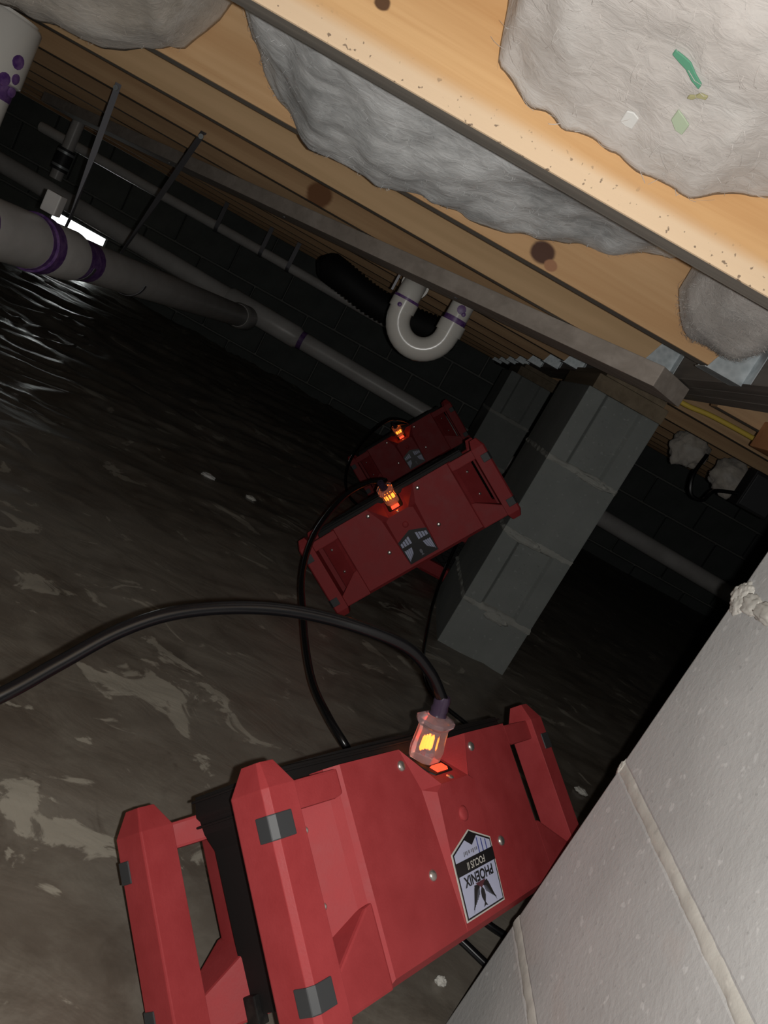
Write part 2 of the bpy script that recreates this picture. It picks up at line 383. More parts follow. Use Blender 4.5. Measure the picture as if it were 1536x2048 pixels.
# diagonal weathered board nailed under the joists
bd = thing('brace_board', 'weathered grey diagonal board nailed flat beneath the joists, cut end near the pier', 'board', (0.37, 1.38, 0.165))
d = Vector((-0.75, 0.66, 0)).normalized(); nn = Vector((0.66, 0.75, 0)).normalized()
rings = []
for k in range(9):
    p = d*(3.0*k/8); zz = 0.0005*math.sin(k*2)
    rings.append([tuple(p+Vector((0, 0, -0.0195+zz))), tuple(p+nn*0.135+Vector((0, 0, -0.0195+zz))), tuple(p+nn*0.135+Vector((0, 0, 0.0185))), tuple(p+Vector((0, 0, 0.0185)))])
MB().loft(rings).make('board', W_GREY, bd, bevel=0.002, segs=2)
for k in (0.55, 1.25, 1.95):
    p = d*k+nn*0.06; MB().tube([tuple(p+Vector((0, 0, -0.0215))), tuple(p+Vector((0, 0, -0.018)))], 0.005, 8).make('nail_head', STRAP, bd)

# ---------------------------------------------------------------- block piers
def block_mb(z0, z1, ears):
    L0, Wd = 0.397, 0.194
    if ears:
        pl = [(0, 0), (0.046, 0), (0.055, 0.011), (Wd-0.055, 0.011), (Wd-0.046, 0), (Wd, 0), (Wd, L0), (Wd-0.046, L0), (Wd-0.055, L0-0.011), (0.055, L0-0.011), (0.046, L0), (0, L0)]
    else: pl = [(0, 0), (Wd, 0), (Wd, L0), (0, L0)]
    return MB().loft([[(x, y, z0) for x, y in pl], [(x, y, z1) for x, y in pl]])
def ring_lumps(x0, x1, y0, y1, z0, z1, amp, seed, step=0.005, rows=7):
    mb = MB(); per = []
    n1 = int((x1-x0)/step); n2 = int((y1-y0)/step)
    for i in range(n1): per.append((x0+(x1-x0)*i/n1, y0, 0, -1))
    for i in range(n2): per.append((x1, y0+(y1-y0)*i/n2, 1, 0))
    for i in range(n1): per.append((x1-(x1-x0)*i/n1, y1, 0, 1))
    for i in range(n2): per.append((x0, y1-(y1-y0)*i/n2, -1, 0))
    rings = []
    for r in range(rows):
        t = r/(rows-1); bulge = math.sin(math.pi*t)**0.5 if 0 < t < 1 else 0
        ring = []
        for (x, y, ax, ay) in per:
            nz = noise.fractal(Vector((x*45+seed, y*45, t*1.5+seed)), 1.0, 2.0, 3)
            o = -0.003 + bulge*(0.0028+amp*(0.25+max(-0.3, nz)))
            wz = (z1-z0)*0.5*(1.0+0.45*noise.noise(Vector((x*30, y*30, seed+5)))+0.25*noise.noise(Vector((x*110, y*110, seed+9))))
            ring.append((x+ax*o, y+ay*o, (z0+z1)/2+(t-0.5)*2*wz))
        rings.append(ring)
    return mb.loft(rings)
def pier(xl, yf, joints, top, bm, mm, label, amp, pref='', lump=None):
    t = thing('block_pier', label, 'pier', (xl, yf, -H))
    zs = [-0.66]+joints+[top]
    for k in range(len(zs)-1):
        z0 = zs[k]+(0.005 if k else 0)+H; z1 = zs[k+1]-(0.005 if k < len(zs)-2 else 0)+H
        block_mb(z0, z1, (len(zs)-2-k) % 2 == 0).make('concrete_block', bm, t, bevel=0.003, segs=2)
    hw = 0.010
    for k, z in enumerate(joints):
        o = ring_lumps(0, 0.194, 0, 0.397, z-hw+H, z+hw+H, amp, xl*10+k*3+yf).make('mortar_joint', mm, t, smooth=True, angle=1.2)
    return t
p1 = pier(0.378, 1.90, [-0.476, -0.27, -0.0625], 0.131, BLOCK_DIMMED, MORTAR_DIMMED, 'dim grey concrete block pier behind the leaning air mover, pale mortar lines', 0.006)
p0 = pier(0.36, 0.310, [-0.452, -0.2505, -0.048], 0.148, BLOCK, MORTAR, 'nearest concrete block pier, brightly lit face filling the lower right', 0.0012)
p2 = pier(0.36, 3.45, [-0.476, -0.27, -0.0625], 0.131, BLOCK_DIMMED, MORTAR_DIMMED, 'darkest block pier, farther off and partly hidden behind the middle pier', 0.006)
# squeezed-out mortar lumps on the far corner of the near pier
def lump(c, r, seed, mm, par):
    bm = bmesh.new(); bmesh.ops.create_icosphere(bm, subdivisions=4, radius=1)
    for v in bm.verts:
        n = noise.fractal(v.co*2.3+Vector((seed, 0, 0)), 1.0, 2.0, 4); v.co = Vector((v.co.x*r[0], v.co.y*r[1], v.co.z*r[2]))*(1+0.28*n)
    me = bpy.data.meshes.new('mortar_smear'); bm.to_mesh(me); bm.free()
    for p in me.polygons: p.use_smooth = True
    me.materials.append(mm); o = bpy.data.objects.new('mortar_smear', me); COL.objects.link(o); o.parent = par; o.location = c; return o
for k_, (dy, dz, ry, rz) in enumerate(((0.393, -0.049, 0.012, 0.013), (0.386, -0.043, 0.012, 0.009), (0.384, -0.056, 0.013, 0.010), (0.366, -0.050, 0.020, 0.010), (0.335, -0.049, 0.026, 0.009))):
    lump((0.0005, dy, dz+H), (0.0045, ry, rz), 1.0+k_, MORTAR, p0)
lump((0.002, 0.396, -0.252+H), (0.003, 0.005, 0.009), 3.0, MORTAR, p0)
lump((0.10, 0.001, -0.484-(-0.606)), (0.035, 0.007, 0.014), 4.0, MORTAR_DIMMED, p1)
lump((0.06, 0.001, -0.275+H), (0.05, 0.006, 0.010), 6.0, MORTAR_DIMMED, p1)
lump((0.13, 0.000, -0.066+H), (0.05, 0.006, 0.009), 7.0, MORTAR_DIMMED, p1)
for pr, yf, z0 in ((p1, 1.90, 0.131), (p2, 3.45, 0.131), (p0, 0.31, 0.148)):
    cp = thing('sill_shim', {p1: 'brown wooden plates between middle pier and girder', p2: 'wooden plates on top of the darkest far pier', p0: 'wooden plates on top of the nearest pier'}[pr], 'shim', (0.475, yf+0.2, z0))
    hh = 0.186-z0
    if hh > 0.04: MB().box((-0.09, -0.2, 0), (0.10, 0.2, 0.037)).make('plate', W_CAP, cp, bevel=0.002); MB().box((-0.075, -0.2, 0.0375), (0.085, 0.2, hh-0.0005)).make('plate', W_CAP, cp)
    else: MB().box((-0.09, -0.2, 0), (0.10, 0.2, hh-0.0005)).make('plate', W_CAP, cp)

# ---------------------------------------------------------------- fibreglass batts
def interp(pts, x):
    if x <= pts[0][0]: return pts[0][1]
    for (a, b), (c, d) in zip(pts, pts[1:]):
        if x <= c:
            t = (x-a)/(c-a); t = t*t*(3-2*t); return b+(d-b)*t
    return pts[-1][1]
def batt(label, x0, x1, y0, y1, zf, m, rough=0.012, seed=0.0, step=0.006, ztop=0.415, fib=2200):
    nx = max(4, int((x1-x0)/step)); ny = max(4, int((y1-y0)/step)); mb = MB()
    for j in range(ny+1):
        for i in range(nx+1):
            x = x0+(x1-x0)*i/nx; y = y0+(y1-y0)*j/ny
            n = noise.fractal(Vector((x*10+seed, y*10, seed)), 1.1, 2.0, 3)*rough + noise.fractal(Vector((x*60, y*60, seed)), 1.0, 2.0, 2)*rough*0.10
            z = zf(x, y)+n
            mb.v.append((x, y, min(z, ztop-0.01)))
    N = nx+1
    for j in range(ny):
        for i in range(nx): mb.f.append((j*N+i, (j+1)*N+i, (j+1)*N+i+1, j*N+i+1)); mb.m.append(0)
    base = len(mb.v); per = [i for i in range(nx)] + [nx+j*N for j in range(ny)] + [ny*N+i for i in range(nx, 0, -1)] + [j*N for j in range(ny, 0, -1)]
    for k in per: mb.v.append((mb.v[k][0], mb.v[k][1], ztop))
    L = len(per)
    for k in range(L): mb.f.append((per[k], per[(k+1) % L], base+(k+1) % L, base+k)); mb.m.append(0)
    mb.f.append(tuple(base+k for k in range(L))); mb.m.append(0)
    o = mb.make('insulation_batt', m, smooth=True, angle=2.5)
    rnd = random.Random(int(seed*10)); me = o.data; fb = MB(); nq = nx*ny
    for _ in range(fib):
        f = me.polygons[rnd.randrange(nq)]; n = f.normal; c = f.center
        d = Vector((rnd.gauss(0, 1.3), rnd.gauss(0, 0.7), rnd.gauss(0, 0.5))); d = (d-n*d.dot(n)).normalized(); sd = n.cross(d)
        L = rnd.uniform(0.006, 0.022); k = rnd.uniform(-0.5, 0.5); lift = rnd.uniform(0.0005, 0.005); wd = rnd.uniform(0.00012, 0.00032)
        pts = [c-n*0.001+d*(L*t)+sd*(L*k*t*t)+n*(lift*4*t*(1-t)+rnd.uniform(0, 0.001)) for t in (0, 0.33, 0.66, 1)]
        b0 = len(fb.v)
        for q in pts: fb.v += [tuple(q-sd*wd), tuple(q+sd*wd)]
        for q in range(3): fb.f.append([b0+2*q, b0+2*q+1, b0+2*q+3, b0+2*q+2]); fb.m.append(0)
    fo_ = fb.make('loose_fibres', m, o); fo_['kind'] = 'stuff'
    return setp(o, label, 'insulation')
def zA(x, y):
    e = interp([(-0.10, 0.40), (-0.088, 0.30), (-0.06, 0.245), (-0.015, 0.224), (0.06, 0.214), (0.12, 0.225), (0.17, 0.25), (0.26, 0.275), (0.4, 0.29)], x)
    return min(0.398, e+0.62*(0.70-y)-0.012*math.sin(max(0, min(1, (y-0.335)/0.37))*math.pi))
A = batt('pale fluffy insulation batt with green print flecks, bulging down at upper right', -0.10, 0.414, 0.334, 0.703, zA, INS_A, 0.016, 2.0, 0.0045)
prof = [(-1.3, 0.13), (-0.9, 0.132), (-0.7, 0.139), (-0.6, 0.152), (-0.5, 0.190), (-0.452, 0.228), (-0.42, 0.235), (-0.37, 0.215), (-0.335, 0.198), (-0.27, 0.172), (-0.18, 0.168), (-0.1, 0.182), (-0.024, 0.199), (0.043, 0.219), (0.137, 0.247), (0.23, 0.278), (0.26, 0.33), (0.29, 0.41)]
def zB(x, y):
    t = max(0, min(1, (y-0.75)/0.38)); t = 0.7*t+0.3*t*t*(3-2*t)
    end = interp([(-0.45, 0.10), (-0.40, 0.02), (-0.36, 0.0)], x)
    return (0.315+0.25*max(0, x-0.1))*(1-t)+interp(prof, x)*t + end
def zC(x, y):
    t = max(0, min(1, (y-0.75)/0.38)); t = t*t*(3-2*t)
    return 0.31*(1-t)+interp(prof, x)*t + interp([(-0.5, 0.0), (-0.47, 0.02), (-0.44, 0.12)], x)
batt('grey sagging insulation batt between the two front joists, torn lower edge', -0.45, 0.258, 0.747, 1.153, zB, INS_B, 0.014, 5.0)
batt('tan insulation batt sagging at the top left corner of view', -1.3, -0.455, 0.747, 1.153, zC, INS_C, 0.016, 8.0, 0.009)
def zD(x, y):
    ex = abs((x-0.335)/0.075); e = 0.200+0.10*max(0, ex-0.35)**1.6
    return e+0.05*max(0, (1.08-y)/0.1)
batt('small pale insulation clump bulging out in front of the knotted joist', 0.262, 0.414, 0.96, 1.13, zD, INS_A, 0.010, 11.0, 0.005)
def tuft(label, c, r, seed, m):
    o = lump(c, r, seed, m, None); o.name = 'insulation_tuft'; o.data.name = 'insulation_tuft'; ROOTS.append(o); return setp(o, label, 'insulation')
tuft('ragged grey insulation tuft hanging in the dark right of the pier, left of the other', (0.86, 2.46, 0.150), (0.06, 0.04, 0.06), 3.3, INS_C)
tuft('ragged insulation tuft hanging in the dark right of the pier, right of the other', (1.02, 2.46, 0.13), (0.06, 0.05, 0.06), 5.1, INS_C)
# printed flecks stuck to the front batt
def fleck(pts, wd, m, name='print_fleck'):
    mb = MB(); P = [Vector(p) for p in pts]; rings = []
    for i, p in enumerate(P):
        z = p.z
        w_ = wd*(0.5+0.5*math.sin(math.pi*(i+0.6)/(len(P)+0.2)))/2; rings.append([(p.x, p.y-w_, z+w_*0.62), (p.x, p.y+w_, z-w_*0.62), (p.x, p.y+w_-0.001, z-w_*0.62-0.0016), (p.x, p.y-w_-0.001, z+w_*0.62-0.0016)])
    o = mb.loft(rings).make(name, m, A, bevel=0.0006, segs=1); return o
def onA(x, y, dz=-0.002):
    n = noise.fractal(Vector((x*10+2.0, y*10, 2.0)), 1.1, 2.0, 3)*0.016 + noise.fractal(Vector((x*60, y*60, 2.0)), 1.0, 2.0, 2)*0.0016
    return (x, y, zA(x, y)+n+dz)
for line, wd, m in (([(0.0511, 0.6155), (0.0586, 0.616), (0.0652, 0.6155), (0.073, 0.618), (0.0806, 0.62)], 0.0055, GREEN),
                    ([(0.078, 0.6325), (0.0818, 0.6305), (0.0838, 0.6265), (0.0899, 0.626)], 0.004, OLIVE),
                    ([(0.078, 0.6485), (0.0853, 0.651), (0.0918, 0.6525)], 0.011, PGREEN),
                    ([(0.0462, 0.6735), (0.0516, 0.6735), (0.0577, 0.673)], 0.012, WHITE)):
    fleck([onA(x, y, -0.0015) for x, y in line], wd, m)

# ---------------------------------------------------------------- air movers
def wz(v): return -0.011*(0.085-v)/0.127                   # sloping face of the raised centre wedge
def text_mesh(txt, size, bold, parent, m, u, v, w, sx=1.0, name='lettering'):
    cu = bpy.data.curves.new('t', 'FONT'); cu.body = txt; cu.size = size; cu.align_x = 'CENTER'; cu.align_y = 'CENTER'; cu.offset = bold; cu.extrude = 0.0
    o = bpy.data.objects.new('t', cu); COL.objects.link(o); dg = bpy.context.evaluated_depsgraph_get()
    me = bpy.data.meshes.new_from_object(o.evaluated_get(dg)); bpy.data.objects.remove(o)
    for p in me.vertices: x, y = p.co.x*sx, p.co.y; p.co = (u-x, v+y, wz(v+y)+w)
    me.materials.clear(); me.materials.append(m); me.name = name
    r = bpy.data.objects.new(name, me); COL.objects.link(r); r.parent = parent; return r
def flat(mb, pts, w, mi=0):                                # pts in (u, v) on the wedge face
    n = len(mb.v); mb.v += [(u, v, wz(v)+w) for u, v in pts]; mb.f.append(list(range(n, n+len(pts)))); mb.m.append(mi)
OUT = [(-0.036, 0.0755), (-0.037, 0.0175), (0.0, 0.003), (0.037, 0.0175), (0.036, 0.0755)]
def scaled(pts, s, cy=0.042): return [(u*s, cy+(v-cy)*(1-(1-s)*0.9)) for u, v in pts]
def label_words(par):
    mb = MB(); R = scaled(OUT, 1.03)
    mb.loft([[(u, v, wz(v)-0.0002) for u, v in R], [(u, v, wz(v)-0.0009) for u, v in R]])
    lb = mb.make('name_label', DECAL_LT, par)
    lb['label'] = 'pale blue label reading PHOENIX FOCUS II above a chevron, with a bird emblem'
    a = MB(); flat(a, scaled(OUT, 0.985), -0.0011); a.make('label_border', INK, lb)
    a = MB(); flat(a, scaled(OUT, 0.935), -0.0013); a.make('label_field', DECAL_BG, lb)
    k = MB()
    flat(k, [(-0.037, 0.026), (0.037, 0.026), (0.0368, 0.038), (-0.0368, 0.038)], -0.0015)         # band
    flat(k, [(-0.012, 0.0095), (0.0, 0.003), (0.012, 0.0095), (0.0, 0.0165)], -0.0015)             # chevron
    k.make('label_band', INK, lb)
    s = MB()
    for i in range(3):
        u0 = 0.010+0.0075*i; flat(s, [(u0, 0.0085+0.0045*(u0-0.0)/0.012*0.8), (u0+0.0016, 0.0092+0.0045*u0/0.012*0.8), (u0+0.0016, 0.026), (u0, 0.026)], -0.0015)
    s.make('label_stripes', INKB, lb)
    g_ = MB()
    for i, (u, ww, hh) in enumerate([(-0.018, 0.0014, 0.004), (-0.0155, 0.002, 0.003), (-0.0125, 0.0016, 0.004), (-0.009, 0.0024, 0.003), (-0.004, 0.0016, 0.003), (-0.001, 0.0022, 0.004), (0.003, 0.0016, 0.003), (0.006, 0.002, 0.003)]):
        flat(g_, [(u, 0.0195), (u+ww, 0.0195), (u+ww, 0.0195+hh), (u, 0.0195+hh)], -0.0015)
    g_.make('small_print', INKG, lb)
    # bird emblem: two feathered wings, body and a maroon breast triangle
    e = MB()
    for sgn in (-1, 1):
        for i in range(7):
            t0 = i/7; u0 = 0.0035+0.0085*t0; u1 = u0+0.0009
            flat(e, [(sgn*u0, 0.0525+0.0035*t0), (sgn*u1, 0.0525+0.0035*t0), (sgn*(u1+0.003+0.010*t0*0.9), 0.0605+0.0105*t0), (sgn*(u0+0.0028+0.0095*t0*0.9), 0.0605+0.0105*t0)], -0.0016)
        flat(e, [(sgn*0.003, 0.0515), (sgn*0.0125, 0.0505), (sgn*0.0135, 0.056), (sgn*0.0035, 0.0545)], -0.0015)
        flat(e, [(sgn*0.0105, 0.0535), (sgn*0.0135, 0.0525), (sgn*0.023, 0.073), (sgn*0.018, 0.066)], -0.0016)
    flat(e, [(0, 0.054), (0.0035, 0.058), (0.0038, 0.063), (0.001, 0.0685), (0.004, 0.0722), (0, 0.071), (-0.004, 0.0722), (-0.001, 0.0685), (-0.0038, 0.063), (-0.0035, 0.058)], -0.0016)
    e.make('bird_emblem', INK, lb)
    e = MB(); flat(e, [(-0.010, 0.0495), (0.010, 0.0495), (0, 0.0555)], -0.0017); e.make('emblem_breast', INKM, lb)
    text_mesh('PHOENIX', 0.0125, 0.0004, lb, INK, 0.0, 0.0440, -0.0018, 1.02)
    text_mesh('FOCUS II', 0.0092, 0.0001, lb, DECAL_LT, 0.0, 0.0320, -0.0018, 0.95)
    return lb
def label_wings(par):
    mb = MB(); R = scaled(OUT, 1.03)
    mb.loft([[(u, v, wz(v)-0.0002) for u, v in R], [(u, v, wz(v)-0.0009) for u, v in R]])
    lb = mb.make('name_label', INK, par)
    lb['label'] = 'black label with pale striped wing emblem'
    s = MB()
    for sgn in (-1, 1):
        for i in range(4):                                  # upper stripes
            u0 = 0.009+0.0068*i; u1 = u0+0.0052
            flat(s, [(sgn*u0, 0.0105+0.36*u0), (sgn*u1, 0.0105+0.36*u1), (sgn*u1, 0.0325), (sgn*u0, 0.0325)], -0.0012)
        for i in range(4):                                  # wing feathers
            u0 = 0.015+0.005*i; u1 = u0+0.0042
            flat(s, [(sgn*u0, 0.041+0.0008*i), (sgn*u1, 0.041), (sgn*min(0.034, u1+0.003), 0.060+0.004*i), (sgn*min(0.0335, u0+0.003), 0.055+0.0045*i)], -0.0012)
    s.make('wing_stripes', DECAL_BG, lb)
    e = MB()
    flat(e, [(0, 0.054), (0.003, 0.057), (0.0032, 0.062), (0.001, 0.066), (0.004, 0.070), (-0.004, 0.070), (-0.001, 0.066), (-0.0032, 0.062), (-0.003, 0.057)], -0.0013)
    e.make('bird_emblem', INKG, lb)
    return lb
TT = 0.19
def make_mover(words, label, group='red air movers'):
    root = thing('air_mover', label, 'air mover', group=group)
    fw = lambda w: w
    rw = lambda w: TT-w
    # front plate: centre panel with plug recess and raised wedge
    mb = MB()
    P = lambda *q: mb.add([p for p in q], [tuple(range(len(q)))])
    vT, vC, vB = -0.088, -0.046, 0.083; X = 0.153
    rt, rb, rf = 0.063, 0.045, 0.026
    for s in (-1, 1):
        P((s*X, vT, 0), (s*rt, vT, 0), (s*rb, vC, 0), (s*0.038, vB, 0), (s*X, vB, 0))
        P((s*rt, vT, 0), (s*rf, vT, 0.036), (s*rf, vC, wz(vC)), (s*rb, vC, 0)) if False else None
        mb.add([(s*rt, vT, 0), (s*rf, vT, 0.036), (s*rf, vC, wz(vC)), (s*rb, vC, 0)], [(0, 1, 2), (0, 2, 3)])
        P((s*rb, vC, 0), (s*0.036, vC+0.006, wz(vC+0.006)), (s*0.038, vB, 0))
        mb.add([(s*rb, vC, 0), (s*rf, vC, wz(vC)), (s*0.036, vC+0.006, wz(vC+0.006))], [(0, 1, 2)])
    P((-rf, vT, 0.036), (rf, vT, 0.036), (rf, vC, wz(vC)), (-rf, vC, wz(vC)))
    P((-rf, vC, wz(vC)), (rf, vC, wz(vC)), (0.036, vC+0.006, wz(vC+0.006)), (0.038, vB, 0), (-0.038, vB, 0), (-0.036, vC+0.006, wz(vC+0.006)))
    top = [(-X, vT, 0), (-rt, vT, 0), (-rf, vT, 0.036), (rf, vT, 0.036), (rt, vT, 0), (X, vT, 0)]
    # chamfers and thickness
    P((-X, vB, 0), (X, vB, 0), (0.1605, 0.090, 0.009), (-0.1605, 0.090, 0.009))
    P((-0.1605, 0.090, 0.009), (0.1605, 0.090, 0.009), (0.1605, 0.090, 0.044), (-0.1605, 0.090, 0.044))
    P(*top, (0.162, vT, 0.012), (0.162, vT, 0.044), (-0.162, vT, 0.044), (-0.162, vT, 0.012))
    for s in (-1, 1):
        P((s*X, vT, 0), (s*X, vB, 0), (s*0.1605, 0.090, 0.009), (s*0.162, vT, 0.012))
        P((s*0.162, vT, 0.012), (s*0.1605, 0.090, 0.009), (s*0.1605, 0.090, 0.044), (s*0.162, vT, 0.044))
    P((-0.162, vT, 0.044), (0.162, vT, 0.044), (0.1605, 0.090, 0.044), (-0.1605, 0.090, 0.044))
    front = mb.make('front_panel', RED, root, bevel=0)
    bm = bmesh.new(); bm.from_mesh(front.data); bmesh.ops.remove_doubles(bm, verts=bm.verts, dist=1e-5); bmesh.ops.recalc_face_normals(bm, faces=bm.faces); bm.to_mesh(front.data); bm.free()
    # rear plate centre (plain, pressed)
    mb = MB()
    mb.loft([[(-0.162, -0.088, rw(0.044)), (0.162, -0.088, rw(0.044)), (0.162, 0.090, rw(0.044)), (-0.162, 0.090, rw(0.044))],
             [(-0.162, -0.088, rw(0.012)), (0.162, -0.088, rw(0.012)), (0.162, 0.090, rw(0.009)), (-0.162, 0.090, rw(0.009))],
             [(-0.153, -0.084, rw(0)), (0.153, -0.084, rw(0)), (0.153, 0.083, rw(0)), (-0.153, 0.083, rw(0))]])
    rear = mb.make('rear_panel', RED, root)
    for fn, par in ((fw, front), (rw, rear)):
        for s in (-1, 1):
            A1 = [(0.155, -0.086), (0.222, -0.085), (0.222, -0.062), (0.165, -0.062), (0.155, -0.064)]
            A2 = [(0.155, 0.0235), (0.165, 0.0255), (0.222, 0.064), (0.222, 0.0895), (0.155, 0.0895)]
            for poly in (A1, A2):
                inner = (lambda u: 0.040) if fn is fw else (lambda u: 0.026+(0.222-u)*0.72)
                MB().loft([[(s*u, v, fn(0.002)) for u, v in poly], [(s*u, v, fn(inner(u))) for u, v in poly]]).make('handle_arm', RED, par, bevel=0.0025)
            if fn is fw:
                MB().loft([[(s*u, v, q) for u, q in ((0.154, 0.003), (0.165, 0.010), (0.2065, 0.045), (0.154, 0.045))] for v in (-0.066, 0.066)]).make('handle_ramp', RED, par, bevel=0.002)
            else:
                MB().loft([[(s*u, v, fn(q)) for u, q in ((0.154, 0.003), (0.165, 0.008), (0.172, 0.040), (0.154, 0.044))] for v in (-0.066, 0.05)]).make('handle_ramp', RED, par, bevel=0.002)
            pd_ = 0.036 if fn is rw or s < 0 else 0.028
            sec = [(0.216, pd_), (0.2495, pd_), (0.2505, pd_-0.002), (0.2505, 0.0), (0.2465, -0.005), (0.217, -0.005)]
            def ring(k, v, du=0.0): return [(s*(0.233+(u-0.233)*k+du), v, fn(0.0155+(q-0.0155)*k)) for u, q in sec]
            po = MB().loft([ring(0.42, -0.105), ring(0.50, -0.105), ring(1.0, -0.084), ring(1.0, 0.089), ring(0.62, 0.104)])
            post = po.make('handle_post', RED, root, bevel=0.0022)
            for v in (-0.055, 0.064):
                pd = MB(); a0, b0 = 0.0095, 0.0
                L = [(0.229, -0.0062), (0.2470, -0.0062), (0.2518, -0.0012), (0.2518, 0.012), (0.2490, 0.012), (0.2490, 0.0), (0.2455, -0.004), (0.229, -0.004)]
                pd.loft([[(s*u, v-a0+0.002, fn(q)) for u, q in L], [(s*u, v-a0, fn(q)) for u, q in L], [(s*u, v+a0, fn(q)) for u, q in L]][1:])
                pd.make('rubber_pad', RUBBER, post, bevel=0.0009, segs=2)
    # fan housing
    hs = MB()
    def sec(v, u, w0, w1): return [(-u, v, w0), (u, v, w0), (u, v, w1), (-u, v, w1)]
    hs.loft([sec(-0.100, 0.196, 0.030, 0.142), sec(-0.082, 0.198, 0.028, 0.144), sec(-0.078, 0.196, 0.032, 0.142), sec(-0.066, 0.194, 0.032, 0.142), sec(-0.050, 0.186, 0.038, 0.142),
             sec(0.070, 0.184, 0.038, 0.142), sec(0.086, 0.184, 0.038, 0.142)])
    for s in (-1, 1):
        hs.box((s*0.186-0.012, 0.07, 0.036), (s*0.186+0.012, 0.096, 0.066)); hs.box((s*0.184-0.006, 0.07, 0.126), (s*0.184+0.006, 0.094, 0.140))
    for q in (-0.0960, -0.0735): hs.box((-0.1992, q-0.0012, 0.027), (0.1992, q+0.0012, 0.145))
    hs = hs.make('fan_housing', BLACK, root, bevel=0.002)
    for vv in (-0.1025, 0.089):
        gr = MB()
        for r in (0.02, 0.034, 0.048, 0.060):
            gr.tube([(2.6*r*math.cos(a), vv, 0.095+r*math.sin(a)) for a in [2*math.pi*k/28 for k in range(29)]], 0.0016, 6)
        for k in range(8):
            a = math.pi*k/8; gr.tube([(0.156*math.cos(a), vv, 0.095+0.06*math.sin(a)), (-0.156*math.cos(a), vv, 0.095-0.06*math.sin(a))], 0.0014, 5)
        gr.make('fan_grille', BLACK, hs)
    # screws
    def dome(u, v, w, n, r=0.0052, nm='screw', par=root, m=SCREW):
        b_ = MB(); N = Vector(n).normalized(); c = Vector((u, v, w))
        b_.tube([c-N*0.001, c+N*0.0012, c+N*0.0026, c+N*0.0030], [r, r, r*0.72, r*0.3], 14)
        return b_.make(nm, m, par, smooth=True, angle=1.0)
    for u, v in ((-0.0668, -0.0728), (0.0668, -0.0728), (-0.0668, 0.0264), (0.0668, 0.0264)): dome(u, v, 0, (0, 0, -1))
    for s in (-1, 1):
        for v in (-0.045, 0.015): dome(s*0.186, v, 0.0272, (s*0.64, 0, -0.77), 0.0035)
    dome(0.0, -0.0135, wz(-0.0135), (0, 0, -1), 0.0075, 'moulded_button', front, RED)
    # socket plate on the 45 degree face of the recess
    e1 = Vector((0, 0.042, wz(vC)-0.036)).normalized(); nrm = Vector((1, 0, 0)).cross(e1); nrm = nrm if nrm.z < 0 else -nrm
    c0 = Vector((0, -0.0692, 0.0175))
    def onp(u, t, h): return tuple(c0+Vector((u, 0, 0))+e1*t+nrm*h)
    so = MB(); pl = [(-0.017, -0.024), (0.017, -0.024), (0.020, -0.018), (0.020, 0.018), (0.017, 0.024), (-0.017, 0.024), (-0.020, 0.018), (-0.020, -0.018)]
    so.loft([[onp(u, t, 0.0) for u, t in pl], [onp(u*0.94, t*0.96, 0.003) for u, t in pl]])
    so = so.make('power_socket', BLACK, root, bevel=0.0006)
    sw = MB().loft([[onp(u, t, 0.003) for u, t in ((-0.010, 0.011), (0.010, 0.011), (0.010, 0.021), (-0.010, 0.021))], [onp(u, t, 0.0055) for u, t in ((-0.009, 0.012), (0.009, 0.012), (0.009, 0.0195), (-0.009, 0.0195))]])
    sw.make('lit_switch', GLOWRED, so)
    for t in (-0.0305, 0.0305):
        c = Vector(onp(0, t, 0.0)); dome(c.x, c.y, c.z, nrm, 0.0048)
    (label_words if words else label_wings)(root)
    return root, c0, e1, nrm
def pose(o, a, b_, c, k=1.0):
    a = Vector(a).normalized(); b_ = Vector(b_); b_ = (b_-a*b_.dot(a)).normalized(); n = a.cross(b_)
    a, b_, n = a*k, b_*k, n*k
    o.matrix_world = Matrix(((a.x, b_.x, n.x, c[0]), (a.y, b_.y, n.y, c[1]), (a.z, b_.z, n.z, c[2]), (0, 0, 0, 1)))
    return o.matrix_world.copy()
m1, c0, e1, nrm = make_mover(True, 'bright red air mover in the foreground, lit plug, label with lettering')
M1 = pose(m1, (.604, .796, .037), (.666, -.478, -.573), (.256, .697, -.385))
m2, *_ = make_mover(False, 'dark red air mover tilted up against the middle block pier, striped wing label')
A2, B2 = (.511, .058, .858), (.859, -.079, -.506)
M2 = pose(m2, A2, B2, (.159*.965, 1.775*.965, -.364*.965), 0.965)
m3 = copy_tree(m2); m3['label'] = 'farthest dark red air mover seen above the tilted one, glowing plug'
M3 = pose(m3, A2, B2, (.126, 3.19, -.360), 0.975)
m4 = copy_tree(m2); m4['label'] = 'red air mover lying behind the tilted one, only a corner showing beneath it'
for k in kids(m4):
    if k.name.startswith('power_socket'):
        for kk in kids(k): bpy.data.objects.remove(kk)
M4 = pose(m4, (1.0, 0.05, 0.0), (0.05, -1.0, 0.0), (.46, 2.50, -.598+0.195))

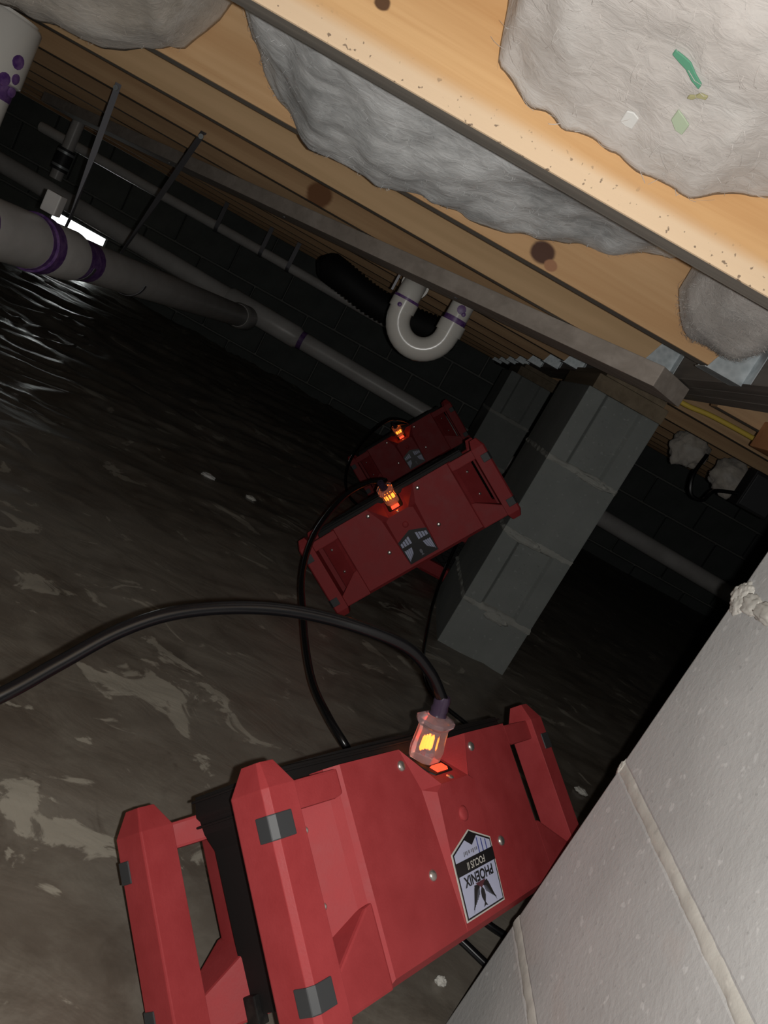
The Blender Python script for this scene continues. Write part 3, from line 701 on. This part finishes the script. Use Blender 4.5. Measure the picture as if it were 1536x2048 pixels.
# ---------------------------------------------------------------- plugs and cords
def cord(name, label, path, r, Mx, glow_power, big, group=None):
    cen = Mx @ (c0+nrm*0.003+e1*(-0.004)); ax = (Mx.to_3x3() @ nrm).normalized(); sx = (Mx.to_3x3() @ Vector((1, 0, 0))).normalized(); sy = ax.cross(sx)
    root = thing(name, label, 'cord', tuple(cen), group)
    L = lambda u, t, h: tuple(sx*u+sy*t+ax*h)
    def oct_(k, h, kt=1.0): return [L(u*k, t*k*kt, h) for u, t in ((-0.013, -0.007), (-0.008, -0.012), (0.008, -0.012), (0.013, -0.007), (0.013, 0.007), (0.008, 0.012), (-0.008, 0.012), (-0.013, 0.007))]
    pb = MB().loft([oct_(1.15, 0.001), oct_(1.25, 0.012), oct_(1.15, 0.026), oct_(1.12, 0.036), oct_(1.40, 0.040), oct_(1.45, 0.045), oct_(0.9, 0.049), oct_(0.5, 0.050)])
    pb = pb.make('plug_body', CLEAR, root, bevel=0.0012)
    for u in (-0.0065, 0.0, 0.0065):
        gl = MB().tube([L(u, 0.002, 0.010), L(u, 0.002, 0.013), L(u, 0.002, 0.024), L(u, 0.002, 0.027)], [0.0008, 0.0022, 0.0018, 0.0006], 8)
        gl.make('plug_lamp', GLOW, pb)
    if glow_power:
        li = bpy.data.lights.new('plug_glow', 'POINT'); li.energy = glow_power; li.color = (1, 0.22, 0.04); li.shadow_soft_size = 0.01
        lo = bpy.data.objects.new('plug_glow', li); COL.objects.link(lo); lo.parent = root; lo.location = L(0, -0.024, 0.016)
    sl = MB().tube([L(0, 0, h) for h in (0.049, 0.053, 0.056, 0.060, 0.064, 0.070)], [0.0098, 0.0085, 0.0095, 0.0082, 0.0090, 0.0075], 14)
    sl.make('strain_relief', SMOKE, root, smooth=True)
    pts = [Vector(L(0, 0, 0.066))]+[Vector(p)-cen for p in path]
    mb = MB().tube(spline(pts, 10), r, 14); mb.make('cable', CORD, root, smooth=True)
    return root
cord('power_cord', 'thick glossy black cord arching from the lit plug of the front air mover',
     [(0.157, 0.736, -0.27), (0.121, 0.718, -0.252), (0.069, 0.694, -0.248), (0.012, 0.673, -0.255), (-0.037, 0.651, -0.269), (-0.082, 0.621, -0.289), (-0.112, 0.593, -0.313), (-0.136, 0.559, -0.343), (-0.157, 0.525, -0.369), (-0.19, 0.48, -0.40), (-0.25, 0.38, -0.47), (-0.36, 0.2, -0.55), (-0.5, 0.0, -0.592)], 0.0062, M1, 0.005, True)
cord('power_cord', 'thin black cord looping down from the tilted air mover toward the front one',
     [(0.053, 1.741*0.985, -0.280), (0.022, 1.70, -0.303), (-0.008, 1.645, -0.342), (-0.023, 1.571, -0.395), (-0.021, 1.488, -0.435), (-0.002, 1.384, -0.466), (0.03, 1.28, -0.487), (0.059, 1.178, -0.498), (0.089, 1.077, -0.499), (0.124, 0.995, -0.494), (0.168, 0.965, -0.51), (0.215, 1.02, -0.575), (0.28, 1.10, -0.598)], 0.0058, M2, 0.008, False)
cord('power_cord', 'short black cord on the farthest glowing air mover',
     [(0.07, 3.15, -0.26), (0.0, 3.12, -0.28), (-0.045, 3.06, -0.37), (-0.06, 2.98, -0.5), (0.0, 2.9, -0.592), (0.15, 2.78, -0.596)], 0.0058, M3, 0.008, False)
def floor_cord(label, pts, r):
    P = spline([(x, y, -H+fh(x, y)+r*0.9+dz) for x, y, dz in pts], 8)
    o = MB().tube(P, r, 10).make('extension_cord', CORD, smooth=True); return setp(o, label, 'cord')
floor_cord('thin black cord curving along the sheet past the foot of the middle pier', [(0.362, 2.47, 0.218), (0.364, 2.40, 0.216), (0.367, 2.36, 0.15), (0.365, 2.28, 0.06), (0.358, 2.12, 0.01), (0.350, 1.98, 0.0), (0.338, 1.80, 0), (0.336, 1.68, 0), (0.352, 1.58, 0), (0.382, 1.534, 0), (0.446, 1.491, 0), (0.50, 1.44, 0), (0.53, 1.30, 0), (0.50, 1.15, 0), (0.44, 1.02, 0)], 0.005)
floor_cord('black cord loop on the sheet under the front air mover, nearer strand', [(0.33, 0.872, 0), (0.388, 0.851, 0), (0.429, 0.834, 0), (0.463, 0.824, 0), (0.52, 0.80, 0)], 0.0055)
floor_cord('black cord loop on the sheet under the front air mover, farther strand', [(0.40, 0.918, 0), (0.436, 0.906, 0), (0.466, 0.900, 0), (0.502, 0.888, 0), (0.56, 0.86, 0)], 0.0055)

# ---------------------------------------------------------------- drain pipes
def band(pts, r, par, m=PURPLE, name='primer_band', n=24):
    return MB().tube(pts, r, n).make(name, m, par, smooth=True)
PS = 0.89
dp = thing('drain_pipe', 'big grey-white drain pipe with purple primer bands, slung along the left', 'pipe', (-0.86, 1.5, -0.188))
ph = lambda y: (-0.005*(y-1.5)/2.5, y-1.5, -0.030*(y-1.5))
MB().tube([ph(0.2), ph(1.0), ph(2.5), ph(3.92)], 0.0507, 32).make('pipe_run', PVC, dp, smooth=True)
MB().tube([ph(1.30), ph(1.302), ph(1.735), ph(1.74)], [0.053, 0.0587, 0.0587, 0.053], 32).make('coupling', PVC, dp, smooth=True)
MB().tube([ph(1.70), ph(1.704), ph(1.742), ph(1.746)], [0.059, 0.0635, 0.0635, 0.059], 32).make('coupling_rim', PURPLE, dp, smooth=True)
MB().tube([ph(1.746), ph(1.75), ph(1.885), ph(1.89)], [0.0575, 0.0592, 0.0592, 0.0515], 32).make('coupling', PVC, dp, smooth=True)
band([ph(1.685), ph(1.703)], 0.0594, dp); band([ph(1.885), ph(1.99)], 0.0513, dp); band([ph(1.455), ph(1.47)], 0.0592, dp)
MB().tube([ph(3.70), ph(3.72), ph(3.88), ph(3.90)], [0.053, 0.060, 0.060, 0.053], 24).make('coupling', PVC, dp, smooth=True)
MB().box((-0.012, 0.205, 0.065), (0.022, 0.235, 0.110)).make('cleanout_tab', PVC, dp, bevel=0.003)
xp = thing('drain_pipe', 'long dim grey pipe crossing the back of the crawlspace behind the piers', 'pipe', (-0.86, 4.0, -0.222))
q = lambda x: (x+0.86, 0, -0.027*(x+0.86))
MB().tube([q(-2.7), q(-0.86), q(3.0)], 0.046, 24).make('pipe_run', PVC, xp, smooth=True)
MB().tube([q(-1.02), q(-1.0), q(-0.62), q(-0.60)], [0.047, 0.057, 0.057, 0.047], 24).make('wye_fitting', PVC, xp, smooth=True)
MB().tube([q(-0.60), q(-0.575)], 0.0468, 24).make('primer_band', PURPLE, xp, smooth=True)
sp = thing('supply_pipe', 'thin pale pipe running under the far joists on hanger straps', 'pipe', (-1.0, 4.2, 0.062))
MB().tube([(-1.3, 0, 0.005), (0, 0, 0), (1.0, 0, -0.012)], 0.025, 18).make('pipe_run', PVC, sp, smooth=True)
for x in (-0.28, -0.02, 0.14):
    MB().tube([(x, -0.0, -0.002), (x+0.02, 0, -0.002)], 0.0285, 18).make('pipe_clip', STRAP, sp, smooth=True)
    MB().box((x, -0.031, 0.0), (x+0.022, -0.028, 0.357)).make('strap', STRAP, sp)
rs = thing('riser_pipe', 'small dim riser pipe with banded rubber coupling, far left in the dark', 'pipe', (-2.03, 4.0, -0.18))
MB().tube([(0, 0, 0.056), (0, 0, 0.40)], 0.030, 18).make('pipe_run', PVC, rs, smooth=True)
MB().tube([(0, 0, 0.10), (0, 0, 0.21)], 0.041, 18).make('rubber_coupling', RUBBER, rs, smooth=True)
for z in (0.115, 0.185): MB().tube([(0, 0, z), (0, 0, z+0.012)], 0.0425, 18).make('clamp_band', GALV, rs, smooth=True)
# white vertical pipe at the left edge
vp = thing('standpipe', 'white vertical pipe with purple primer drips at the left edge', 'pipe', (-0.937, 1.47, -0.175))
MB().tube([(0, 0, 0.030), (0, 0, 0.345)], 0.057, 32).make('pipe_run', PVCW, vp, smooth=True)
MB().tube([(0, 0, 0.232), (0, 0, 0.236), (0, 0, 0.335), (0, 0, 0.340)], [0.060, 0.066, 0.066, 0.062], 32).make('coupling', PVCW, vp, smooth=True)
MB().tube([(0, 0, 0.205), (0, 0, 0.232)], 0.0582, 32).make('primer_band', PURPLE, vp, smooth=True)
for (a, z, r) in ((-0.25, 0.275, 0.013), (-0.12, 0.248, 0.010), (-0.05, 0.225, 0.009), (-0.45, 0.238, 0.012)):
    bm = MB(); c = Vector((math.cos(a)*0.0645, math.sin(a)*0.0645, z)); n_ = Vector((math.cos(a), math.sin(a), 0))
    bm.tube([c-n_*0.002, c+n_*0.002, c+n_*0.003], [r, r*0.95, r*0.4], 12).make('primer_blob', PURPLE, vp, smooth=True)
# hanging straps round the big pipe
def strap(label, top, mid, y):
    t = thing('hanger_strap', label, 'strap', tuple(top)); T = Vector(top)
    pts = [Vector(top), Vector(mid)]+[Vector((-0.86+0.0535*math.cos(a), y+0.006*math.sin(a), ph(y)[2]-0.188+0.0535*math.sin(a))) for a in [math.pi*(1.0+0.083*k) for k in range(13)]]
    pts = [pts[0], pts[0].lerp(pts[1], .5), pts[1]] + pts[2:]
    mb = MB(); rings = []
    wd = Vector((0.35, 0.9, 0)).normalized()
    for i, p in enumerate(pts):
        k = p-T; nxt = (pts[min(i+1, len(pts)-1)]-pts[max(i-1, 0)]).normalized(); wv = Vector((0.75, 0.65, 0)).normalized() if i < 2 else Vector((0, 1, 0))
        wv = (wv-nxt*wv.dot(nxt)).normalized(); nn_ = nxt.cross(wv)
        rings.append([tuple(k-wv*0.007-nn_*0.0008), tuple(k+wv*0.007-nn_*0.0008), tuple(k+wv*0.007+nn_*0.0008), tuple(k-wv*0.007+nn_*0.0008)])
    mb.loft(rings).make('band', STRAP, t)
    MB().tube([(0.0, -0.006, -0.012), (0, -0.002, -0.012)], 0.006, 10).make('nail_head', GALV, t)
strap('perforated metal strap holding the big drain pipe, left of two', (-0.918, 1.905, 0.200), (-0.908, 1.925, -0.12), 1.93)
strap('perforated metal strap holding the big drain pipe, right of two', (-0.70, 1.912, 0.200), (-0.900, 2.27, -0.155), 2.29)
# U-shaped trap
tr = thing('drain_trap', 'U-shaped white plastic drain trap with purple primer under the brown joists', 'pipe', (-0.045, 2.06, 0.078))
R = 0.067
arc = [(R*math.cos(a), 0, -0.005+R*math.sin(a)) for a in [math.pi*(2.0-k/16) for k in range(17)]]
MB().tube([(R, 0, 0.03)]+arc+[(-R, 0, 0.03)], 0.0315, 28).make('trap_bend', PVCW, tr, smooth=True)
MB().tube([(R, 0, 0.002), (R, 0, 0.032)], 0.0355, 28).make('hub', PVCW, tr, smooth=True)
MB().tube([(-R, 0, -0.004), (-R, 0, 0.022)], 0.0355, 28).make('hub', PVCW, tr, smooth=True)
MB().tube([(R, 0, 0.03), (R, 0, 0.10)], 0.0300, 28).make('riser', PVCW, tr, smooth=True)
MB().tube([(R, 0, 0.030), (R, 0, 0.046)], 0.0308, 28).make('primer_band', PURPLE, tr, smooth=True)
MB().tube([(-R, 0, 0.021), (-R, 0, 0.029)], 0.0345, 28).make('primer_band', PURPLE, tr, smooth=True)
el = [(-R, 0, 0.02), (-R, 0.0, 0.035)]+[(-R, 0.035*(1-math.cos(a)), 0.035+0.035*math.sin(a)) for a in [math.pi/2*k/8 for k in range(1, 9)]]+[(-R, 0.09, 0.07)]
MB().tube(el, 0.0315, 28).make('elbow', PVCW, tr, smooth=True)
MB().tube([(-R, 0.04, 0.07), (-R, 0.07, 0.07)], 0.037, 28).make('hub', PVCW, tr, smooth=True)
for (x, z, r) in ((R+0.002, 0.068, 0.012), (R+0.012, 0.060, 0.006), (-R-0.008, 0.005, 0.006)):
    MB().tube([(x, -0.0285-(0.006 if x < 0 else 0), z), (x, -0.0315-(0.006 if x < 0 else 0), z), (x, -0.0325-(0.006 if x < 0 else 0), z)], [r, r, r*0.5], 10).make('primer_blob', PURPLE, tr, smooth=True)
MB().box((-R-0.05, 0.02, 0.03), (-R-0.044, 0.024, 0.115)).make('strap', STRAP, tr)
# black duct, far box, cable, block
du = thing('flexible_duct', 'black flexible duct sagging below the far joists behind the trap', 'duct', (-0.15, 3.14, 0.100))
dpts = spline([(-0.40, 0.06, 0.03), (-0.28, 0, 0.012), (-0.12, 0, -0.012), (0.05, 0.02, -0.005), (0.22, 0.05, 0.02)], 18)
MB().tube(dpts, [0.058*(0.25+0.75*min(1, i/8))+(0.004 if i % 2 else -0.004) for i in range(len(dpts))], 18).make('duct_hose', DUCT, du, smooth=True, angle=2)
yc = MB().tube(spline([(0.45, 1.655, 0.179), (0.52, 1.652, 0.174), (0.58, 1.65, 0.180), (0.68, 1.648, 0.182), (0.80, 1.65, 0.180)], 6), 0.0055, 10).make('yellow_cable', YELLOW, smooth=True)
setp(yc, 'yellow electrical cable running past the girder under the right-hand joists', 'cable')
rbk = MB().box((0.625, 1.40, 0.152), (0.80, 1.515, 0.205)).make('wood_block', W_RED, bevel=0.003); setp(rbk, 'reddish wooden block at the right edge beside the yellow cable', 'block')
bx = thing('junction_box', 'black box hanging below the joists at the right edge of view', 'box', (1.04, 2.28, 0.12))
MB().box((-0.05, -0.03, -0.055), (0.05, 0.03, 0.06)).make('box_body', DUCT, bx, bevel=0.004); MB().box((-0.045, -0.034, -0.048), (0.045, -0.030, 0.05)).make('box_cover', RUBBER, bx, bevel=0.002)
lp = MB().tube(spline([(0.86, 2.3, 0.15), (0.85, 2.28, 0.08), (0.87, 2.27, 0.03), (0.91, 2.27, 0.03), (0.93, 2.28, 0.07), (1.0, 2.28, 0.10)], 6), 0.006, 8).make('dangling_cable', CORD, smooth=True)
setp(lp, 'dark cable loop dangling beside the black box', 'cable')
# scraps on the sheet
def scrap(label, x, y, r, seed, m):
    o = lump((x, y, -H+fh(x, y)+0.004), (r, r*0.7, 0.006), seed, m, None); o.name = 'scrap'; o.data.name = 'scrap'; ROOTS.append(o); setp(o, label, 'scrap')
scrap('pale crumpled scrap on the dark sheet, left of the air movers, larger one', -0.392, 2.235, 0.022, 2.2, WHITE)
scrap('pale scrap on the dark sheet, nearer the tilted air mover', -0.252, 2.241, 0.016, 4.4, MORTAR)
scrap('torn pale scrap at the foot of the nearest pier', 0.36, 0.77, 0.007, 6.1, MORTAR)
scrap('pale grit on the sheet right of the front air mover', 0.71, 1.47, 0.014, 7.7, MORTAR)

# ---------------------------------------------------------------- lift everything so the ground is z = 0
for o in ROOTS:
    o.location.z += H
